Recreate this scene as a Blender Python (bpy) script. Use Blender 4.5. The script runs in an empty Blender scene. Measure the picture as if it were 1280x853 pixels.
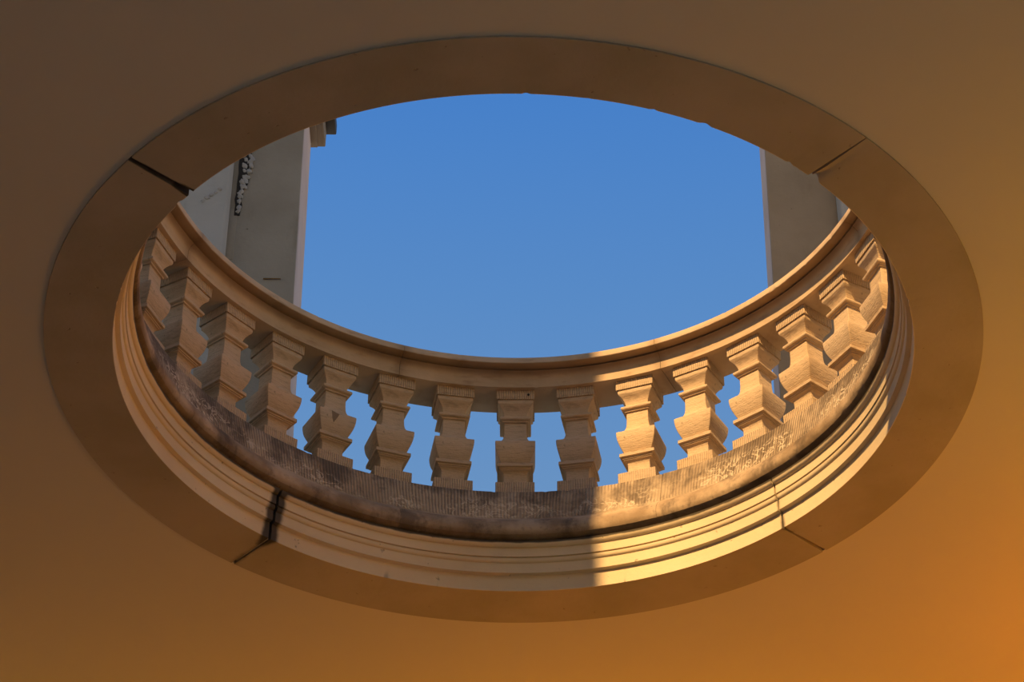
import bpy, bmesh, math, random
from math import sin, cos, pi, radians, atan2, degrees
from mathutils import Vector, Matrix, noise

random.seed(7)
R = 2.0                       # metres: radius of the round stone rim in the ceiling
scene = bpy.context.scene
COL = scene.collection

# ------------------------------------------------------------------ camera
F_PX, PITCH, CY, CZ, ROLL = 2936.11, 0.677680, 3.986478 * R, 3.113847 * R, -0.0081337
cam_data = bpy.data.cameras.new('camera')
cam = bpy.data.objects.new('camera', cam_data)
COL.objects.link(cam)
cam_data.sensor_width = 36.0
cam_data.lens = F_PX / 1280.0 * 36.0
cam_data.shift_x = -1.707 / 1280.0
cam_data.clip_end = 500
cam.matrix_world = (Matrix.Translation((0, -CY, -CZ)) @ Matrix.Rotation(pi / 2 + PITCH, 4, 'X')
                    @ Matrix.Rotation(-ROLL, 4, 'Z'))
scene.camera = cam

# ------------------------------------------------------------------ sky, sun, exposure
SUN_AZ, SUN_TAN = radians(18.0), 0.81
world = bpy.data.worlds.new('sky')
scene.world = world
world.use_nodes = True
wt = world.node_tree
wt.nodes.clear()
w_out = wt.nodes.new('ShaderNodeOutputWorld')
w_bg = wt.nodes.new('ShaderNodeBackground')
w_tc = wt.nodes.new('ShaderNodeTexCoord')
w_sep = wt.nodes.new('ShaderNodeSeparateXYZ')
w_ramp = wt.nodes.new('ShaderNodeValToRGB')
cr = w_ramp.color_ramp
cr.elements[0].position = 0.0
cr.elements[0].color = (1.0, 0.90, 0.76, 1)
cr.elements[1].position = 1.0
cr.elements[1].color = (0.030, 0.125, 0.43, 1)
for p_, c_ in ((0.30, (0.47, 0.51, 0.60, 1)), (0.575, (0.140, 0.29, 0.545, 1)), (0.64, (0.098, 0.255, 0.565, 1)),
               (0.705, (0.062, 0.215, 0.58, 1))):
    e_ = cr.elements.new(p_)
    e_.color = c_
wt.links.new(w_tc.outputs['Generated'], w_sep.inputs[0])
wt.links.new(w_sep.outputs['Z'], w_ramp.inputs[0])
wt.links.new(w_ramp.outputs[0], w_bg.inputs['Color'])
w_bg.inputs['Strength'].default_value = 1.0
wt.links.new(w_bg.outputs[0], w_out.inputs['Surface'])

sun_data = bpy.data.lights.new('sun', 'SUN')
sun_data.energy = 7.3
sun_data.color = (1.0, 0.62, 0.27)
sun_data.angle = radians(0.53)
sun = bpy.data.objects.new('sun', sun_data)
COL.objects.link(sun)
sd = Vector((sin(SUN_AZ), cos(SUN_AZ), -SUN_TAN)).normalized()      # the way the sunlight travels
sun.rotation_euler = sd.to_track_quat('-Z', 'Y').to_euler()
sun.location = (-6, -20, 25)

# unseen bowl lamps added to warm the ceiling; top of the wall added to shade paving
ADDED_LAMPS = (('added unseen bowl lamp, far wall, right end', (3.8, 4.7, -1.8), 50.0, (1.0, 0.44, 0.0)),
         ('added unseen bowl lamp, far wall, middle, the brightest', (0.6, 4.7, -1.8), 128.0, (1.0, 0.37, 0.0)),
         ('added unseen bowl lamp, far wall, left end', (-3.0, 4.7, -1.8), 38.0, (1.0, 0.48, 0.02)),
         ('added unseen bowl lamp, right wall, towards the court', (3.9, -0.4, -1.8), 52.0, (1.0, 0.58, 0.02)),
         ('added unseen bowl lamp, right wall, towards the far corner', (3.9, 1.8, -1.8), 85.0, (1.0, 0.24, 0.0)))
REAR_TOP = 9.0

scene.view_settings.view_transform = 'Standard'
scene.view_settings.look = 'None'
scene.view_settings.exposure = 0.0
scene.view_settings.gamma = 1.0
scene.view_settings.use_curve_mapping = False


# ------------------------------------------------------------------ materials
class NT:
    """small helper around a node tree"""
    def __init__(self, name, rough=0.85, spec=0.25):
        self.m = bpy.data.materials.new(name)
        self.m.use_nodes = True
        self.t = self.m.node_tree
        self.bsdf = self.t.nodes['Principled BSDF']
        self.bsdf.inputs['Roughness'].default_value = rough
        self.bsdf.inputs['Specular IOR Level'].default_value = spec
        self.co = self.n('ShaderNodeTexCoord').outputs['Object']

    def n(self, kind, **kw):
        nd = self.t.nodes.new(kind)
        for k, v in kw.items():
            setattr(nd, k, v)
        return nd

    def put(self, sock, v):
        if isinstance(v, bpy.types.NodeSocket):
            self.t.links.new(v, sock)
        else:
            sock.default_value = v

    def math(self, op, a, b=0.0, c=None):
        nd = self.n('ShaderNodeMath', operation=op)
        self.put(nd.inputs[0], a)
        self.put(nd.inputs[1], b)
        if c is not None:
            self.put(nd.inputs[2], c)
        return nd.outputs[0]

    def mapping(self, scale=(1, 1, 1), loc=(0, 0, 0)):
        nd = self.n('ShaderNodeMapping')
        nd.inputs['Scale'].default_value = scale
        nd.inputs['Location'].default_value = loc
        self.t.links.new(self.co, nd.inputs['Vector'])
        return nd.outputs[0]

    def noise(self, scale, detail=4.0, rough=0.55, vec=None, distort=0.0):
        nd = self.n('ShaderNodeTexNoise')
        nd.inputs['Scale'].default_value = scale
        nd.inputs['Detail'].default_value = detail
        nd.inputs['Roughness'].default_value = rough
        nd.inputs['Distortion'].default_value = distort
        self.t.links.new(vec if vec is not None else self.co, nd.inputs['Vector'])
        return nd.outputs['Fac']

    def ramp(self, fac, lo, hi, a=0.0, b=1.0):
        nd = self.n('ShaderNodeMapRange')
        nd.interpolation_type = 'SMOOTHSTEP'
        self.put(nd.inputs['Value'], fac)
        nd.inputs['From Min'].default_value = lo
        nd.inputs['From Max'].default_value = hi
        nd.inputs['To Min'].default_value = a
        nd.inputs['To Max'].default_value = b
        return nd.outputs['Result']

    def mix(self, fac, a, b, mode='MIX'):
        nd = self.n('ShaderNodeMix', data_type='RGBA', blend_type=mode)
        self.put(nd.inputs['Factor'], fac)
        ca = nd.inputs['A'] if False else nd.inputs[6]
        cb = nd.inputs[7]
        self.put(ca, a if isinstance(a, bpy.types.NodeSocket) else (*a, 1))
        self.put(cb, b if isinstance(b, bpy.types.NodeSocket) else (*b, 1))
        return nd.outputs[2]

    def sep(self):
        nd = self.n('ShaderNodeSeparateXYZ')
        self.t.links.new(self.co, nd.inputs[0])
        return nd.outputs

    def attr(self, name):
        nd = self.n('ShaderNodeAttribute', attribute_name=name)
        return nd.outputs['Fac']

    def rnd(self):
        return self.n('ShaderNodeObjectInfo').outputs['Random']

    def color(self, v):
        self.put(self.bsdf.inputs['Base Color'], v)

    def bump(self, h, dist=0.01, strength=1.0):
        nd = self.n('ShaderNodeBump')
        nd.inputs['Distance'].default_value = dist
        nd.inputs['Strength'].default_value = strength
        self.t.links.new(h, nd.inputs['Height'])
        self.t.links.new(nd.outputs[0], self.bsdf.inputs['Normal'])


def plain(name, c, rough=0.85):
    m = NT(name, rough)
    v = m.noise(6.0, 3)
    m.color(m.mix(v, tuple(x * 0.9 for x in c), tuple(min(1, x * 1.1) for x in c)))
    return m.m


def mat_plaster():
    m = NT('ceiling_plaster', 0.9, 0.15)
    a = m.noise(0.8, 3)
    b = m.noise(14.0, 5)
    c = m.mix(a, (0.69, 0.60, 0.41), (0.76, 0.665, 0.455))
    m.color(c)
    m.bump(b, 0.002, 0.5)
    return m.m


def mat_ring():
    m = NT('oculus_stone', 0.85)
    big = m.noise(1.6, 5)
    fine = m.noise(30.0, 5)
    c = m.mix(m.ramp(big, 0.3, 0.7), (0.42, 0.34, 0.20), (0.52, 0.42, 0.27))
    x, y, z = m.sep()[:3]
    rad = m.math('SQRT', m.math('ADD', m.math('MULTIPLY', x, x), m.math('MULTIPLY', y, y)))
    inner = m.ramp(rad, 0.8572 * R, 0.8558 * R)             # same stone as the flat band: the reveal's brighter light is put into its colour
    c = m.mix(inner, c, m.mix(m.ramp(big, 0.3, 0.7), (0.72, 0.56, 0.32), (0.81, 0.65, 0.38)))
    spots = m.ramp(m.noise(26.0, 2), 0.70, 0.76)
    c = m.mix(m.math('MULTIPLY', spots, 0.5), c, (0.22, 0.15, 0.08))
    g = m.attr('grime_shade')
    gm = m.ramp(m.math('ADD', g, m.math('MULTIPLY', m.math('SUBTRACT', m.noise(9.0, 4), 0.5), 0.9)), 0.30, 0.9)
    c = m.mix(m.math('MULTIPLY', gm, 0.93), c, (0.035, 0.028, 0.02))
    m.color(c)
    m.bump(m.math('ADD', fine, m.math('MULTIPLY', spots, -1.0)), 0.003, 0.6)
    return m.m


def mat_baluster(name, tool=False):
    m = NT(name, 0.85)
    rnd = m.rnd()
    big = m.noise(5.0, 4)
    fine = m.noise(60.0, 5)
    c = m.mix(m.ramp(big, 0.3, 0.72), (0.54, 0.385, 0.215), (0.66, 0.48, 0.28))
    streak = m.noise(7.0, 5, 0.6, m.mapping((2.5, 2.5, 14.0)))
    c = m.mix(m.ramp(streak, 0.48, 0.72, 0.0, 0.5), c, (0.29, 0.20, 0.11))
    specks = m.ramp(m.noise(45.0, 2), 0.66, 0.76, 0.0, 0.65)
    c = m.mix(specks, c, (0.26, 0.18, 0.10))
    c = m.mix(m.math('MULTIPLY', rnd, 0.25), c, (0.62, 0.52, 0.38))
    if tool:
        x, y, z = m.sep()[:3]
        ph = m.math('ADD', m.math('MULTIPLY', m.math('ADD', x, y), 2 * pi / 0.0118), m.math('MULTIPLY', m.noise(9.0, 2), 9.0))
        g = m.math('MULTIPLY', m.math('ADD', m.math('SINE', ph), 1.0), 0.5)
        c = m.mix(m.math('MULTIPLY', m.ramp(g, 0.35, 0.0), 0.45), c, (0.30, 0.21, 0.12))
        m.bump(m.math('ADD', m.math('MULTIPLY', g, 1.0), m.math('MULTIPLY', fine, 0.5)), 0.004, 0.8)
    else:
        lines = m.noise(90.0, 3, 0.6, m.mapping((0.25, 0.25, 2.2)))
        m.bump(m.math('ADD', fine, lines), 0.0035, 0.75)
    m.color(c)
    return m.m


def mat_course():
    """weathered stone with vertical tooling on its face, dark crust and pale crackled wear"""
    m = NT('tooled_weathered_stone', 0.9)
    x, y, z = m.sep()[:3]
    ang = m.math('ARCTAN2', x, y)
    face = m.ramp(z, 0.412, 0.425)
    wob = m.math('MULTIPLY', m.noise(6.0, 3), 5.0)
    g = m.math('MULTIPLY', m.math('ADD', m.math('SINE', m.math('ADD', m.math('MULTIPLY', ang, 2 * pi * 0.86 * R / 0.0165), wob)), 1.0), 0.5)
    big = m.noise(2.2, 5)
    c = m.mix(m.ramp(big, 0.34, 0.66), (0.36, 0.265, 0.155), (0.54, 0.41, 0.255))
    # ochre and brown crust on the rounded lower edge
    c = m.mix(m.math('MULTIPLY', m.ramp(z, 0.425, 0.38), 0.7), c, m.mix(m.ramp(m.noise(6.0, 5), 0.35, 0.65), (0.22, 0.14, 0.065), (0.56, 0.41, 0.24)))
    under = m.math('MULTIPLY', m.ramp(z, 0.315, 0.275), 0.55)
    c = m.mix(under, c, (0.12, 0.075, 0.035))  # darker towards the underside
    # dark crust: bands of soot that run down from the top edge and cloudy patches
    drip = m.noise(5.0, 6, 0.65, m.mapping((1.6, 1.6, 0.55)))
    cl = m.noise(3.6, 6, 0.65)
    crust = m.ramp(m.math('ADD', m.math('ADD', drip, cl), m.ramp(z, 0.40, 0.62, 0.0, 0.16)), 0.98, 1.24)
    c = m.mix(m.math('MULTIPLY', crust, 0.72), c, (0.085, 0.062, 0.040))
    fine_d = m.ramp(m.noise(24.0, 5, 0.65), 0.54, 0.72, 0.0, 0.55)
    c = m.mix(fine_d, c, (0.13, 0.092, 0.055))
    # grooves are darker, unevenly
    gd = m.math('MULTIPLY', m.math('MULTIPLY', m.ramp(g, 0.5, 0.0), face), m.ramp(m.noise(3.0, 3), 0.38, 0.6, 0.1, 0.6))
    c = m.mix(gd, c, (0.09, 0.062, 0.036))
    # pale crackled patches
    rid = m.n('ShaderNodeTexNoise')
    rid.inputs['Scale'].default_value = 13.0
    rid.inputs['Detail'].default_value = 6.0
    rid.inputs['Distortion'].default_value = 1.4
    m.t.links.new(m.co, rid.inputs['Vector'])
    vein = m.ramp(m.math('ABSOLUTE', m.math('SUBTRACT', rid.outputs['Fac'], 0.5)), 0.05, 0.008)
    patch = m.ramp(m.noise(3.1, 3, 0.5, m.mapping((1, 1, 1.4), (3, 1, 2))), 0.42, 0.56)
    zone = m.math('MULTIPLY', m.ramp(z, 0.405, 0.43), m.ramp(z, 0.585, 0.50))
    pv = m.math('MULTIPLY', m.math('MULTIPLY', vein, patch), zone)
    c = m.mix(m.math('MULTIPLY', pv, 0.85), c, (0.72, 0.59, 0.39))
    m.color(c)
    h = m.math('ADD', m.math('MULTIPLY', m.math('MULTIPLY', g, face), 0.9), m.math('MULTIPLY', m.noise(40.0, 5), 0.7))
    h = m.math('ADD', h, m.math('MULTIPLY', pv, 0.4))
    m.bump(h, 0.005, 0.8)
    return m.m


def mat_rail():
    m = NT('handrail_stone', 0.85)
    x, y, z = m.sep()[:3]
    big = m.noise(3.0, 5)
    c = m.mix(m.ramp(big, 0.3, 0.7), (0.51, 0.375, 0.22), (0.64, 0.475, 0.29))
    st = m.ramp(m.noise(7.0, 5, 0.6, m.mapping((1.0, 1.0, 4.0))), 0.52, 0.75, 0.0, 0.55)
    c = m.mix(st, c, (0.33, 0.20, 0.10))
    # shade in the hollow under the upper lip, painted as brown
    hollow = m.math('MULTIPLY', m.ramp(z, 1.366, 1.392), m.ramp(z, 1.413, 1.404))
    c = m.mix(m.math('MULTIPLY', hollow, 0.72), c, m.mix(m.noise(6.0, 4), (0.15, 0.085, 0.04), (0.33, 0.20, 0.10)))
    g = m.attr('grime_shade')
    c = m.mix(m.math('MULTIPLY', g, 0.5), c, (0.22, 0.13, 0.06))
    m.color(c)
    m.bump(m.math('ADD', m.noise(50.0, 5), m.math('MULTIPLY', m.noise(12.0, 4), 0.6)), 0.003, 0.6)
    return m.m


def mat_render(name, a, b, dark):
    m = NT(name, 0.92, 0.15)
    big = m.noise(1.8, 6)
    c = m.mix(m.ramp(big, 0.3, 0.7), a, b)
    st = m.ramp(m.noise(3.0, 5, 0.6, m.mapping((2.0, 2.0, 0.5))), 0.55, 0.8, 0.0, 0.5)
    c = m.mix(st, c, dark)
    pits = m.ramp(m.noise(16.0, 2), 0.72, 0.78, 0.0, 0.8)
    c = m.mix(pits, c, tuple(x * 0.5 for x in dark))
    m.color(c)
    m.bump(m.noise(30.0, 5), 0.004, 0.6)
    return m.m


M_PLASTER = mat_plaster()
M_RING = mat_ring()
M_BAL = mat_baluster('baluster_stone')
M_TOOL = mat_baluster('baluster_tooled_stone', True)
M_COURSE = mat_course()
M_RAIL = mat_rail()
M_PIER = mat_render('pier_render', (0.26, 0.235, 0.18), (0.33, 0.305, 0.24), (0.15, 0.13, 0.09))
M_PIER_SIDE_LIT = mat_render('pier_side_lit', (0.42, 0.36, 0.33), (0.50, 0.43, 0.40), (0.30, 0.25, 0.22))  # lighter than the pier front: sky light put into the side's colour
M_PALE = mat_render('pale_lime_render', (0.37, 0.375, 0.335), (0.43, 0.43, 0.39), (0.29, 0.285, 0.24))
M_CORN = mat_render('cornice_stone', (0.15, 0.135, 0.11), (0.21, 0.19, 0.16), (0.09, 0.08, 0.06))
M_PIER_WARM = mat_render('brown_pier_render', (0.28, 0.225, 0.145), (0.35, 0.285, 0.19), (0.15, 0.115, 0.07))
M_MORTAR = plain('joint_mortar', (0.02, 0.016, 0.012))
M_FILL = plain('joint_filler', (0.45, 0.37, 0.24))
M_RUBBLE = plain('exposed_rubble', (0.36, 0.35, 0.31))
M_BLACK = plain('dark_lead', (0.025, 0.025, 0.026), 0.5)
M_HOLLOW_SHADE = plain('hollow_shade', (0.03, 0.027, 0.022))  # near black that stands in for shade inside holes and gaps
M_RUST = plain('rusty_iron', (0.20, 0.12, 0.04))
M_GROUND = plain('stone_paving', (0.52, 0.58, 0.54))
M_OCHRE = plain('ochre_wall_paint', (0.22, 0.15, 0.06))
M_WARM_WHITE = plain('warm_white_render', (0.84, 0.70, 0.50))
M_NEUTRAL = plain('grey_render', (0.62, 0.64, 0.62))


# ------------------------------------------------------------------ builders
def finish(bm, name, mat, parent=None, smooth=28.0):
    bmesh.ops.recalc_face_normals(bm, faces=bm.faces)
    me = bpy.data.meshes.new(name)
    bm.to_mesh(me)
    bm.free()
    me.polygons.foreach_set('use_smooth', [True] * len(me.polygons))
    me.set_sharp_from_angle(angle=radians(smooth))
    me.materials.append(mat)
    o = bpy.data.objects.new(name, me)
    COL.objects.link(o)
    if parent is not None:
        o.parent = parent
    return o


def thing(name, label, cat, loc=(0, 0, 0), rz=0.0, group=None):
    o = bpy.data.objects.new(name, None)
    o.empty_display_size = 0.1
    COL.objects.link(o)
    o.location = loc
    o.rotation_euler = (0, 0, rz)
    o['label'] = label
    o['category'] = cat
    if group:
        o['group'] = group
    return o


def struct(o):
    o['kind'] = 'structure'
    return o


def pol(r, th, z):
    """th in radians clockwise from the far side, r and z in units of R"""
    return Vector((R * r * sin(th), R * r * cos(th), R * z))


def revolve(prof, a0, a1, name, mat, parent, step=1.0, gap=None, grime_shade=None, chips=None):
    """closed profile [(r, z)] swept from a0 to a1 degrees; gap(i_end, r) -> extra degrees cut from that end"""
    n = max(2, int(round((a1 - a0) / step)))
    bm = bmesh.new()
    gl = bm.verts.layers.float.new('grime_shade') if grime_shade else None
    rows = []
    for i in range(n + 1):
        f = i / n
        row = []
        for j, (r, z) in enumerate(prof):
            a = a0 + (a1 - a0) * f
            if gap:
                lo = a0 + gap(0, r)
                hi = a1 - gap(1, r)
                a = lo + (hi - lo) * f
            rr, zz = r, z
            if chips:
                dr, dz = chips(j, a)
                rr += dr
                zz += dz
            v = bm.verts.new(pol(rr, radians(a), zz))
            if gl:
                v[gl] = grime_shade(a, r, z)
            row.append(v)
        rows.append(row)
    m = len(prof)
    for i in range(n):
        for j in range(m):
            k = (j + 1) % m
            bm.faces.new((rows[i][j], rows[i + 1][j], rows[i + 1][k], rows[i][k]))
    bm.faces.new(rows[0])
    bm.faces.new(rows[-1])
    return finish(bm, name, mat, parent)


def box_bm(x0, x1, y0, y1, z0, z1, bev=0.0, bm=None):
    own = bm is None
    if own:
        bm = bmesh.new()
    vs = [bm.verts.new((x, y, z)) for x in (x0, x1) for y in (y0, y1) for z in (z0, z1)]
    fs = [(0, 1, 3, 2), (4, 6, 7, 5), (0, 4, 5, 1), (2, 3, 7, 6), (0, 2, 6, 4), (1, 5, 7, 3)]
    faces = [bm.faces.new([vs[i] for i in f]) for f in fs]
    if bev > 0:
        es = list({e for f in faces for e in f.edges})
        bmesh.ops.bevel(bm, geom=es, offset=bev, segments=2, affect='EDGES', profile=0.5)
    return bm


def square_stack(levels, name, mat, parent, cham=0.0011):
    """square stone turned nowhere: [(z, half width)] with chamfered corners, units of R"""
    bm = bmesh.new()
    rings = []
    for z, h in levels:
        H = h * R
        c = cham * R
        pts = [(-H + c, -H), (H - c, -H), (H, -H + c), (H, H - c), (H - c, H), (-H + c, H), (-H, H - c), (-H, -H + c)]
        rings.append([bm.verts.new((x, y, z * R)) for x, y in pts])
    for a, b in zip(rings, rings[1:]):
        for i in range(8):
            k = (i + 1) % 8
            bm.faces.new((a[i], a[k], b[k], b[i]))
    bm.faces.new(rings[0])
    bm.faces.new(rings[-1])
    return finish(bm, name, mat, parent, 24)


# ------------------------------------------------------------------ setting: ceiling slab with the round hole
CE_Z0, CE_Z1 = 0.0042, 0.125          # underside and top of the slab, units of R
X0, X1, Y0, Y1 = -2.3, 2.3, -1.42, 1.95


def rect_hit(th):
    dx, dy = sin(th), cos(th)
    t = min((X1 / dx) if dx > 1e-9 else ((X0 / dx) if dx < -1e-9 else 1e9),
            (Y1 / dy) if dy > 1e-9 else ((Y0 / dy) if dy < -1e-9 else 1e9))
    return Vector((dx * t * R, dy * t * R, 0))


bm = bmesh.new()
angs = sorted(set([i * 2 * pi / 360 for i in range(360)] +
                  [atan2(x, y) % (2 * pi) for x in (X0, X1) for y in (Y0, Y1)]))
inn, out = [], []
for th in angs:
    p = rect_hit(th)
    inn.append([bm.verts.new(pol(1.0005, th, z)) for z in (CE_Z0, CE_Z1)])
    out.append([bm.verts.new((p.x, p.y, z * R)) for z in (CE_Z0, CE_Z1)])
for i in range(len(angs)):
    k = (i + 1) % len(angs)
    bm.faces.new((inn[i][0], inn[k][0], out[k][0], out[i][0]))
    bm.faces.new((inn[i][1], out[i][1], out[k][1], inn[k][1]))
    bm.faces.new((inn[i][0], inn[i][1], inn[k][1], inn[k][0]))
    bm.faces.new((out[i][0], out[k][0], out[k][1], out[i][1]))
struct(finish(bm, 'ceiling', M_PLASTER))

GZ = -7.8                              # paving, 1.6 m below the camera
struct(finish(box_bm(-30, 40, -30, 40, GZ - 0.3, GZ), 'floor', M_GROUND))
# unseen walls added to shape the light: ochre across the far side, wings left and right
struct(finish(box_bm(-4.62, 4.62, 5.4, 5.9, GZ, -0.05), 'wall_far', M_OCHRE))
struct(finish(box_bm(-8.0, -4.64, -4.3, 6.0, GZ, 1.5), 'wall_left', M_NEUTRAL))
struct(finish(box_bm(4.64, 8.0, -4.3, 6.0, GZ, 1.5), 'wall_right', M_NEUTRAL))
# portico behind the camera: its shadow edge is the one that crosses the rail
bm = box_bm(-6.2, -0.880 * R, -2.55 * R, -2.2 * R, GZ, 11.6)
box_bm(3.6, 4.4, -2.55 * R, -2.2 * R, GZ, 11.6, 0, bm)
box_bm(-6.2, 4.4, -2.55 * R, -2.2 * R, 7.6, 11.6, 0, bm)
struct(finish(bm, 'wall_back', M_WARM_WHITE))
struct(finish(box_bm(-20, 20, -13.5, -12.5, GZ, REAR_TOP), 'wall_rear', M_NEUTRAL))  # unseen wall added to keep the sun off the paving

# added bowl lamps, unseen below the frame, that give the ceiling its warm glow


def added_lamp(label, at, watts, tint):
    lamp = thing('added_lamp', label, 'lamp', at, group='unseen bowl lamps added to light the ceiling')
    bm = bmesh.new()
    prev = None
    for r_, z_ in ((0.02, -0.22), (0.14, -0.20), (0.24, -0.12), (0.28, -0.02), (0.26, -0.02), (0.22, -0.11), (0.13, -0.17), (0.02, -0.18)):
        row = [bm.verts.new((r_ * cos(q * pi / 12), r_ * sin(q * pi / 12), z_)) for q in range(24)]
        if prev:
            for q in range(24):
                bm.faces.new((prev[q], prev[(q + 1) % 24], row[(q + 1) % 24], row[q]))
        prev = row
    finish(bm, 'bowl', M_BLACK, lamp)
    if at[1] > 4:
        arm = box_bm(-0.03, 0.03, 0.2, 5.4 - at[1], -0.14, -0.08)
    else:
        arm = box_bm(0.2, 4.64 - at[0], -0.03, 0.03, -0.14, -0.08)
    finish(arm, 'bracket', M_BLACK, lamp)
    ld = bpy.data.lights.new('fill_light', 'POINT')
    ld.energy = watts
    ld.color = tint
    ld.shadow_soft_size = 0.08
    lo_ = bpy.data.objects.new('fill_light', ld)
    COL.objects.link(lo_)
    lo_.parent = lamp
    lo_.location = (0, 0, -0.075)


for args in ADDED_LAMPS:
    added_lamp(*args)

# ------------------------------------------------------------------ the round stone rim: four moulded blocks
RING_PROF = [(1.0, 0.0), (0.90, 0.0), (0.8553, 0.0), (0.8553, 0.030), (0.8553, 0.0435), (0.8445, 0.0457), (0.8445, 0.0735),
             (0.8427, 0.0741), (0.8405, 0.0762), (0.8391, 0.0793), (0.8386, 0.0835), (0.8386, 0.0848), (0.8412, 0.0852),
             (0.8412, 0.0876), (0.8362, 0.0880), (0.8362, 0.1130), (0.8322, 0.1136), (0.8285, 0.1165), (0.8262, 0.1210),
             (0.8255, 0.1272), (0.8450, 0.1277), (0.8450, 0.1332), (1.0, 0.1332)]
JOINTS = [-132.0, -42.0, 48.0, 138.0]
# half width of each open joint in degrees at the (outer, inner) edge
JW = {-132.0: (0.26, 0.50), -42.0: (0.24, 0.26), 48.0: (0.34, 0.14), 138.0: (0.07, 0.26)}


def jgap(joint, r):
    o, i = JW[joint]
    f = min(1, max(0, (1.0 - r) / 0.145))
    return o + (i - o) * f


def ring_grime_shade(a, r, z):
    g = 0.0
    for j, wd, k in ((-42.0, 1.5, 1.15), (48.0, 0.45, 0.55), (138.0, 0.5, 0.5), (-132.0, 0.45, 1.5)):
        d = max(0.0, abs((a - j + 180) % 360 - 180) - jgap(j, r))
        if r < 0.87:
            g = max(g, k * math.exp(-(d / wd) ** 2))
        else:
            g = max(g, 0.5 * k * math.exp(-(d / (wd * 0.5)) ** 2))
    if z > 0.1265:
        g = max(g, 1.3)  # shade of the recess below the base course, painted into the stone
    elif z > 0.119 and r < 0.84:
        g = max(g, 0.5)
    return g


def ring_chips(j, a):
    if j in (2, 4):
        n = noise.noise(Vector((a * 0.9, j * 7.3, 0.0)))
        n2 = noise.noise(Vector((a * 0.17, 3.1, j)))
        c = max(0.0, n - 0.36) * 0.007 * (1 if n2 > 0.0 else 0)
        if j == 2:
            d = (a - 137.2 + 180) % 360 - 180              # the broken corner beside the right upper joint
            c += 0.012 * math.exp(-(d / 0.6) ** 2)
        return (c, c * (0.6 if j == 2 else -0.4))
    return (0.0, 0.0)


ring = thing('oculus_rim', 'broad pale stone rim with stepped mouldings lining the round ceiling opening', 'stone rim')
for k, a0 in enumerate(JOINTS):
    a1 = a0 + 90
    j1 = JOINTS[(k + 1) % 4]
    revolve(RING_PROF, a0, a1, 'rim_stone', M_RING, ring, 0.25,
            gap=lambda e, r, a=a0, b=j1: jgap(a if e == 0 else b, r), grime_shade=ring_grime_shade, chips=ring_chips)
for j in JOINTS:                                            # dark mortar set back inside each joint
    prof = [(0.995, 0.016), (0.868, 0.016), (0.866, 0.05), (0.855, 0.055), (0.853, 0.085), (0.850, 0.12), (0.995, 0.12)]
    revolve(prof, j - 0.9, j + 0.9, 'joint_mortar', M_MORTAR, ring, 0.9)
revolve([(0.985, 0.0012), (0.862, 0.0012), (0.862, 0.012), (0.985, 0.012)], -42.07, -41.97, 'joint_filler', M_FILL, ring, 0.1)
mort = [o for o in ring.children if o.name.startswith('joint_filler')]
mort[0]['label'] = 'thin pale line of filler in the lower left joint'

# ------------------------------------------------------------------ tooled base course under the balusters: eight stones
COURSE_PROF = [(1.04, 0.1336), (0.850, 0.1336), (0.836, 0.1352), (0.8260, 0.1375), (0.8190, 0.1420), (0.8160, 0.1490),
               (0.8152, 0.1575), (0.8165, 0.1680), (0.8205, 0.1785), (0.8270, 0.1885), (0.8350, 0.1970), (0.8435, 0.2035),
               (0.8455, 0.2065), (0.8480, 0.2150), (0.8590, 0.2600), (0.8700, 0.3030), (0.8725, 0.3070), (1.04, 0.3070)]
JR = [25.5 + 45 * k for k in range(8)]


def course_chips(j, a):
    if j in (10, 11, 12, 15, 16):
        n = noise.noise(Vector((a * 0.8, j * 3.7, 5.0)))
        return (max(0.0, n - 0.2) * 0.006, -max(0.0, n - 0.3) * 0.006 if j >= 15 else 0.0)
    if 3 <= j <= 9:
        return (noise.noise(Vector((a * 0.5, j * 0.6, 9.0))) * 0.0012, 0.0)
    return (0.0, 0.0)


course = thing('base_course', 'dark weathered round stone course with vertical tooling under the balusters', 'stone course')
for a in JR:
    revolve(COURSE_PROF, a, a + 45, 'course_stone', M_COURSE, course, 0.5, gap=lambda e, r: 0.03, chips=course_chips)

# ------------------------------------------------------------------ handrail: eight stones
RAIL_PROF = [(1.000, 0.653), (0.8880, 0.653), (0.8880, 0.679), (0.8868, 0.684), (0.8840, 0.688), (0.8805, 0.692), (0.8762, 0.6953),
             (0.8735, 0.6972), (0.8765, 0.6985), (0.8772, 0.7020), (0.8600, 0.7036), (0.8515, 0.7040), (0.8500, 0.7055),
             (0.8500, 0.7200), (0.8515, 0.7232), (0.8560, 0.7245), (0.945, 0.735), (1.027, 0.7245), (1.031, 0.720), (1.031, 0.704),
             (1.008, 0.703), (1.003, 0.690), (1.000, 0.682)]


def rail_grime(a, r, z):
    d = abs((a - 25.5 + 22.5) % 45 - 22.5)
    return 0.9 * math.exp(-(d / 1.1) ** 2)


def rail_chips(j, a):
    if j in (1, 11, 12, 13, 14):
        n = noise.noise(Vector((a * 0.9, j * 0.2, 2.0)))
        return (max(0.0, n - 0.35) * 0.005, 0.0)
    return (0.0, 0.0)


rail = thing('handrail', 'round moulded sandstone handrail capping the ring of balusters', 'handrail')
for a in JR:
    revolve(RAIL_PROF, a, a + 45, 'rail_stone', M_RAIL, rail, 0.5, gap=lambda e, r: 0.035, grime_shade=rail_grime, chips=rail_chips)

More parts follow.
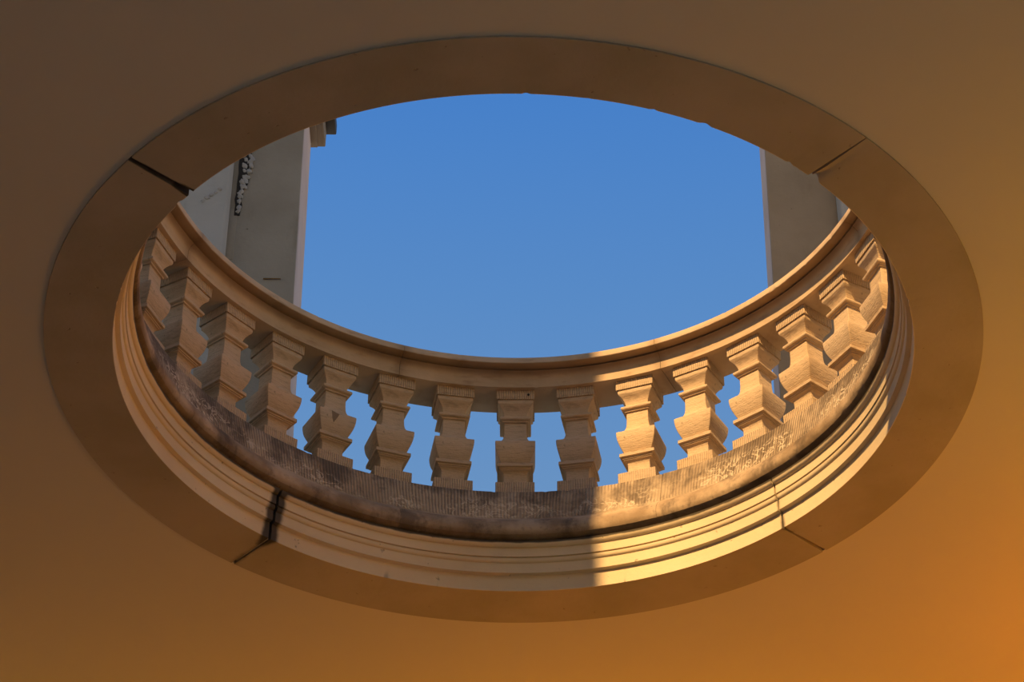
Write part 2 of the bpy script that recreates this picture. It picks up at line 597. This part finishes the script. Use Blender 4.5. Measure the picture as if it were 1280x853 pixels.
# ------------------------------------------------------------------ balusters, 36 round the full ring
P_PLINTH = [(0.3070, 0.0500), (0.3570, 0.0500), (0.3575, 0.0495)]
P_FOOT = [(0.3570, 0.0340), (0.3610, 0.0318), (0.3670, 0.0300), (0.3760, 0.0291), (0.3900, 0.0290), (0.3950, 0.0298), (0.3990, 0.0316),
          (0.4020, 0.0345), (0.4035, 0.0378), (0.4062, 0.0380), (0.4064, 0.0405), (0.4100, 0.0410), (0.4112, 0.0458), (0.4118, 0.0464),
          (0.4205, 0.0464), (0.4222, 0.0440), (0.4228, 0.0380)]
P_BELLY = [(0.4222, 0.0350), (0.4275, 0.0368), (0.4350, 0.0402), (0.4440, 0.0440), (0.4530, 0.0472), (0.4620, 0.0495), (0.4710, 0.0510),
           (0.4790, 0.0517), (0.4850, 0.0518), (0.4872, 0.0512), (0.4886, 0.0470), (0.4915, 0.0425), (0.4955, 0.0385), (0.5010, 0.0346),
           (0.5085, 0.0316), (0.5180, 0.0299), (0.5300, 0.0292), (0.5605, 0.0290)]
P_COLLAR = [(0.5600, 0.0335), (0.5640, 0.0337), (0.5650, 0.0368), (0.5660, 0.0398), (0.5685, 0.0411), (0.5715, 0.0411), (0.5738, 0.0399),
            (0.5752, 0.0370), (0.5757, 0.0310)]
P_CAP = [(0.5752, 0.0298), (0.5820, 0.0300), (0.5890, 0.0312), (0.5955, 0.0336), (0.6015, 0.0368), (0.6070, 0.0407), (0.6115, 0.0448),
         (0.6135, 0.0458), (0.6160, 0.0464), (0.6222, 0.0464), (0.6226, 0.0455), (0.6245, 0.0455)]
P_ABACUS = [(0.6242, 0.0496), (0.6246, 0.0500), (0.6530, 0.0500)]


def make_baluster(label, group):
    b = thing('baluster', label, 'baluster', group=group)
    square_stack(P_PLINTH, 'plinth', M_TOOL, b)
    square_stack(P_FOOT, 'foot', M_BAL, b)
    square_stack(P_BELLY, 'belly', M_BAL, b)
    square_stack(P_COLLAR, 'collar', M_BAL, b)
    square_stack(P_CAP, 'capital', M_BAL, b)
    square_stack(P_ABACUS, 'abacus', M_TOOL, b)
    return b


def copy_tree(o, parent=None):
    c = o.copy()
    COL.objects.link(c)
    if parent is not None:
        c.parent = parent
    for ch in o.children:
        copy_tree(ch, c)
    return c


ORD = ['first', 'second', 'third', 'fourth', 'fifth', 'sixth', 'seventh']
LAB = {0: 'shaded square baluster at centre with a small round hole in its top block',
       1: 'shaded baluster just left of the shadow edge, its right side catching warm light',
       2: 'sunlit baluster just right of the shadow edge, nearest to it',
       3: 'second fully sunlit baluster to the right of the shadow edge',
       4: 'third sunlit baluster right of the shadow edge, a slip of right pier behind it',
       5: 'fourth sunlit baluster right of the shadow edge, in front of the right pier',
       6: 'fifth sunlit baluster right of the shadow edge, seen corner on',
       7: 'sunlit baluster half hidden by the rim at the right end of the row',
       -1: 'shaded baluster first to the left of the centre one, sky on both sides',
       -2: 'shaded baluster second to the left of the centre one, leaning outline against sky',
       -3: 'shaded baluster third left of centre with a chipped triangular scar on its belly',
       -4: 'shaded baluster fourth left of centre, left pier edge and sky beside it',
       -5: 'dark grey baluster fifth left of centre, standing before the left pier',
       -6: 'grey baluster sixth left of centre with a bluish rough side face',
       -7: 'grey baluster half hidden by the rim at the left end of the row'}
GRP = 'stone balusters round the opening'
proto = make_baluster(LAB[0], GRP)
TH0 = 0.007785
for k in range(-17, 19):
    o = proto if k == 0 else copy_tree(proto)
    th = TH0 + radians(10 * k)
    p = pol(0.95, th, 0)
    o.location = p
    jit = 0.0 if abs(k) > 7 else random.uniform(-0.004, 0.004)
    o.rotation_euler = (0, 0, -th + jit)
    if k in LAB:
        o['label'] = LAB[k]
    else:
        o['label'] = 'stone baluster of the near half, out of sight behind the rim'
        o['group'] = 'balusters hidden by the near rim'
# the broken triangular scar on the belly of the third baluster left of centre
scarred = [o for o in scene.objects if o.get('label') == LAB[-3]][0]
belly = [c for c in scarred.children if c.name.startswith('belly')][0]
bm = bmesh.new()
tri = [(-0.0190, 0.4850), (0.0030, 0.4800), (-0.0010, 0.4700), (-0.0100, 0.4530), (-0.0150, 0.4640)]
hw = lambda z: 0.0472 + (0.0518 - 0.0472) * min(1.0, (z - 0.4530) / 0.026) ** 0.6
front = [bm.verts.new((x * R, -hw(z) * R - 0.0012, z * R)) for x, z in tri]
back = [bm.verts.new((x * R, -hw(z) * R + 0.006, z * R)) for x, z in tri]
bm.faces.new(front)
bm.faces.new(back)
for i in range(5):
    k = (i + 1) % 5
    bm.faces.new((front[i], front[k], back[k], back[i]))
finish(bm, 'chip_scar', plain('broken_stone', (0.27, 0.19, 0.11)), belly)
# dark disc standing in for the shaded drilled hole in the centre baluster's top block
ab = [c for c in proto.children if c.name.startswith('abacus')][0]
bm = bmesh.new()
bmesh.ops.create_cone(bm, cap_ends=True, segments=14, radius1=0.0062, radius2=0.0062, depth=0.006,
                      matrix=Matrix.Translation((0.067, -0.1 - 0.0012, 0.6375 * R)) @ Matrix.Rotation(pi / 2, 4, 'X'))
finish(bm, 'drilled_hole', M_HOLLOW_SHADE, ab)

# ------------------------------------------------------------------ piers on the terrace beyond the rail
T = CE_Z1


def prism(pts_bottom, pts_top, name, mat, parent=None, bev=0.0):
    bm = bmesh.new()
    lo = [bm.verts.new(Vector(p) * R) for p in pts_bottom]
    hi = [bm.verts.new(Vector(p) * R) for p in pts_top]
    n = len(lo)
    for i in range(n):
        k = (i + 1) % n
        bm.faces.new((lo[i], lo[k], hi[k], hi[i]))
    bm.faces.new(lo)
    bm.faces.new(hi)
    if bev:
        es = [e for e in bm.edges if abs((e.verts[0].co - e.verts[1].co).normalized().z) > 0.9]
        bmesh.ops.bevel(bm, geom=es, offset=bev, segments=3, affect='EDGES', profile=0.5)
    return finish(bm, name, mat, parent)


def lean(x, dx, z0, z1, za):
    """x at z=za, leaning dx per unit of height"""
    return x + dx * (z0 - za), x + dx * (z1 - za)


lp = thing('left_pier', 'tall grey rendered pier standing behind the left of the railing', 'pier', (0, 0, 0))
lp.name = 'stone_pier'
ZT = 2.75
xb, xt = lean(-0.640, -0.017, T, ZT, 1.23)
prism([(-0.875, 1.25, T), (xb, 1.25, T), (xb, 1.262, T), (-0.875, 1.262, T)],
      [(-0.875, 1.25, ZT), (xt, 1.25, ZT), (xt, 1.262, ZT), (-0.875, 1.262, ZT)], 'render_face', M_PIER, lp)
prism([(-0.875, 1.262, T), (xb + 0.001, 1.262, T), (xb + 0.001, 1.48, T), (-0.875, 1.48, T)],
      [(-0.875, 1.262, ZT), (xt + 0.001, 1.262, ZT), (xt + 0.001, 1.48, ZT), (-0.875, 1.48, ZT)], 'shaft', M_PIER_SIDE_LIT, lp)
# cornice blocks on the inner side near the top
co = bmesh.new()
box_bm(-0.66 * R, -0.633 * R, 1.40 * R, 1.50 * R, 2.092 * R, 2.34 * R, 0.004, co)
box_bm(-0.66 * R, -0.620 * R, 1.40 * R, 1.50 * R, 2.096 * R, 2.34 * R, 0.004, co)
finish(co, 'cornice', M_CORN, lp)
co = box_bm(-0.66 * R, -0.609 * R, 1.395 * R, 1.505 * R, 2.100 * R, 2.34 * R, 0.006)
finish(co, 'cornice_band', M_CORN, lp)
finish(box_bm(-0.64 * R, -0.577 * R, 1.39 * R, 1.51 * R, 2.158 * R, 2.20 * R, 0.008), 'cap_block', M_BLACK, lp)['label'] = 'black boxy lead block above the cornice'
# recessed patch of newer render
finish(box_bm(-0.828 * R, -0.880 * R, 1.2485 * R, 1.251 * R, 1.40 * R, 1.60 * R, 0.002), 'patch_panel', M_PIER, lp)
# rusty iron bar
bm = bmesh.new()
bmesh.ops.create_cone(bm, cap_ends=True, segments=8, radius1=0.0045, radius2=0.003, depth=0.051 * R,
                      matrix=Matrix.Translation((-0.7065 * R, 1.247 * R, 1.3245 * R)) @ Matrix.Rotation(pi / 2, 4, 'Y'))
finish(bm, 'iron_bar', M_RUST, lp)['label'] = 'thin rusty bar lying flat on the render'


def rubble(parent, spots, y, dark_box):
    finish(dark_box, 'broken_edge', M_HOLLOW_SHADE, parent)  # dark sheet standing in for shaded gaps between the stones
    for (x, z, s) in spots:
        bm = bmesh.new()
        bmesh.ops.create_icosphere(bm, subdivisions=2, radius=s * R)
        for v in bm.verts:
            n = 1 + 0.75 * noise.noise(v.co * 75 + Vector((x * 90, z * 90, 0)))
            v.co = Vector((v.co.x * n * 0.85, v.co.y * n * 0.35, v.co.z * n * 1.35))
        bmesh.ops.rotate(bm, verts=bm.verts, cent=(0, 0, 0), matrix=Matrix.Rotation(random.uniform(-0.6, 0.6), 3, 'Y'))
        bmesh.ops.translate(bm, verts=bm.verts, vec=(x * R, y * R, z * R))
        finish(bm, 'rubble_stone', M_RUBBLE, parent, 60)


def ragged(x0, x1, z0, z1, y0, y1, amp):
    """thin ragged hollow where the render has fallen off"""
    bm = bmesh.new()
    pts = []
    n = 14
    for i in range(n):
        z = z0 + (z1 - z0) * i / (n - 1)
        w = min(1.0, 0.35 + 0.9 * i / (n - 1))
        pts.append((x0 + (x1 - x0) * w + random.uniform(-amp, amp), z))
    for i in range(n - 1, -1, -1):
        pts.append((x0 + random.uniform(-amp, amp) * 0.3, z0 + (z1 - z0) * i / (n - 1)))
    lo = [bm.verts.new((x * R, y0 * R, z * R)) for x, z in pts]
    hi = [bm.verts.new((x * R, y1 * R, z * R)) for x, z in pts]
    m = len(pts)
    for i in range(m):
        k = (i + 1) % m
        bm.faces.new((lo[i], lo[k], hi[k], hi[i]))
    bm.faces.new(lo)
    bm.faces.new(hi)
    return bm


sp = []
z = 1.585
while z < 1.85:
    wide = (z - 1.57) / 0.28 * 0.034
    nq = 1 if wide < 0.013 else 2
    for q in range(nq):
        s_ = random.uniform(0.0060, 0.0105)
        sp.append((-0.832 + 0.006 + (q * 0.6 + random.uniform(0, 0.35)) * wide, z + random.uniform(-0.005, 0.005), s_))
    z += random.uniform(0.016, 0.026)
rubble(lp, sp, 1.2475, ragged(-0.839, -0.803, 1.572, 1.85, 1.2478, 1.252, 0.007))

rp = thing('stone_pier', 'brown rendered pier standing behind the right of the railing', 'pier', (0, 0, 0))
xb, xt = lean(0.759, 0.015, T, ZT, 1.31)
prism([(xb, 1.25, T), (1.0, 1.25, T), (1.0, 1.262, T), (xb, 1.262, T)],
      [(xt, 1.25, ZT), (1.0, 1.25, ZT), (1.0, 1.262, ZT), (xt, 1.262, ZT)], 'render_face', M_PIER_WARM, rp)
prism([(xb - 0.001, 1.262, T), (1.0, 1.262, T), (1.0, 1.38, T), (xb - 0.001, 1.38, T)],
      [(xt - 0.001, 1.262, ZT), (1.0, 1.262, ZT), (1.0, 1.38, ZT), (xt - 0.001, 1.38, ZT)], 'shaft', M_PIER_SIDE_LIT, rp)

# pale rendered walls that adjoin the piers
o = prism([(-1.9, 1.215, T), (-0.846, 1.215, T), (-0.835, 1.240, T), (-1.9, 1.240, T)],
          [(-1.9, 1.215, ZT), (-0.870, 1.215, ZT), (-0.859, 1.240, ZT), (-1.9, 1.240, ZT)], 'wall_terrace_left', M_PALE, None, 0.012)
struct(o)
for nm, sp2 in (('w', [(-0.93 + 0.012 * i, 1.60 + 0.012 * i + random.uniform(-0.003, 0.003), random.uniform(0.006, 0.009)) for i in range(5)]),):
    for (x, z, s) in sp2:
        bm = bmesh.new()
        bmesh.ops.create_icosphere(bm, subdivisions=2, radius=s * R)
        for v in bm.verts:
            n = 1 + 0.7 * noise.noise(v.co * 75 + Vector((x * 90, z * 90, 0)))
            v.co = Vector((v.co.x * n, v.co.y * n * 0.3, v.co.z * n))
        bmesh.ops.translate(bm, verts=bm.verts, vec=(x * R, 1.214 * R, z * R))
        finish(bm, 'rubble_stone', M_RUBBLE, o, 60)
o = prism([(0.975, 1.225, T), (1.9, 1.225, T), (1.9, 1.249, T), (0.965, 1.249, T)],
          [(0.975, 1.225, ZT), (1.9, 1.225, ZT), (1.9, 1.249, ZT), (0.965, 1.249, ZT)], 'wall_terrace_right', M_PALE, None, 0.01)
struct(o)
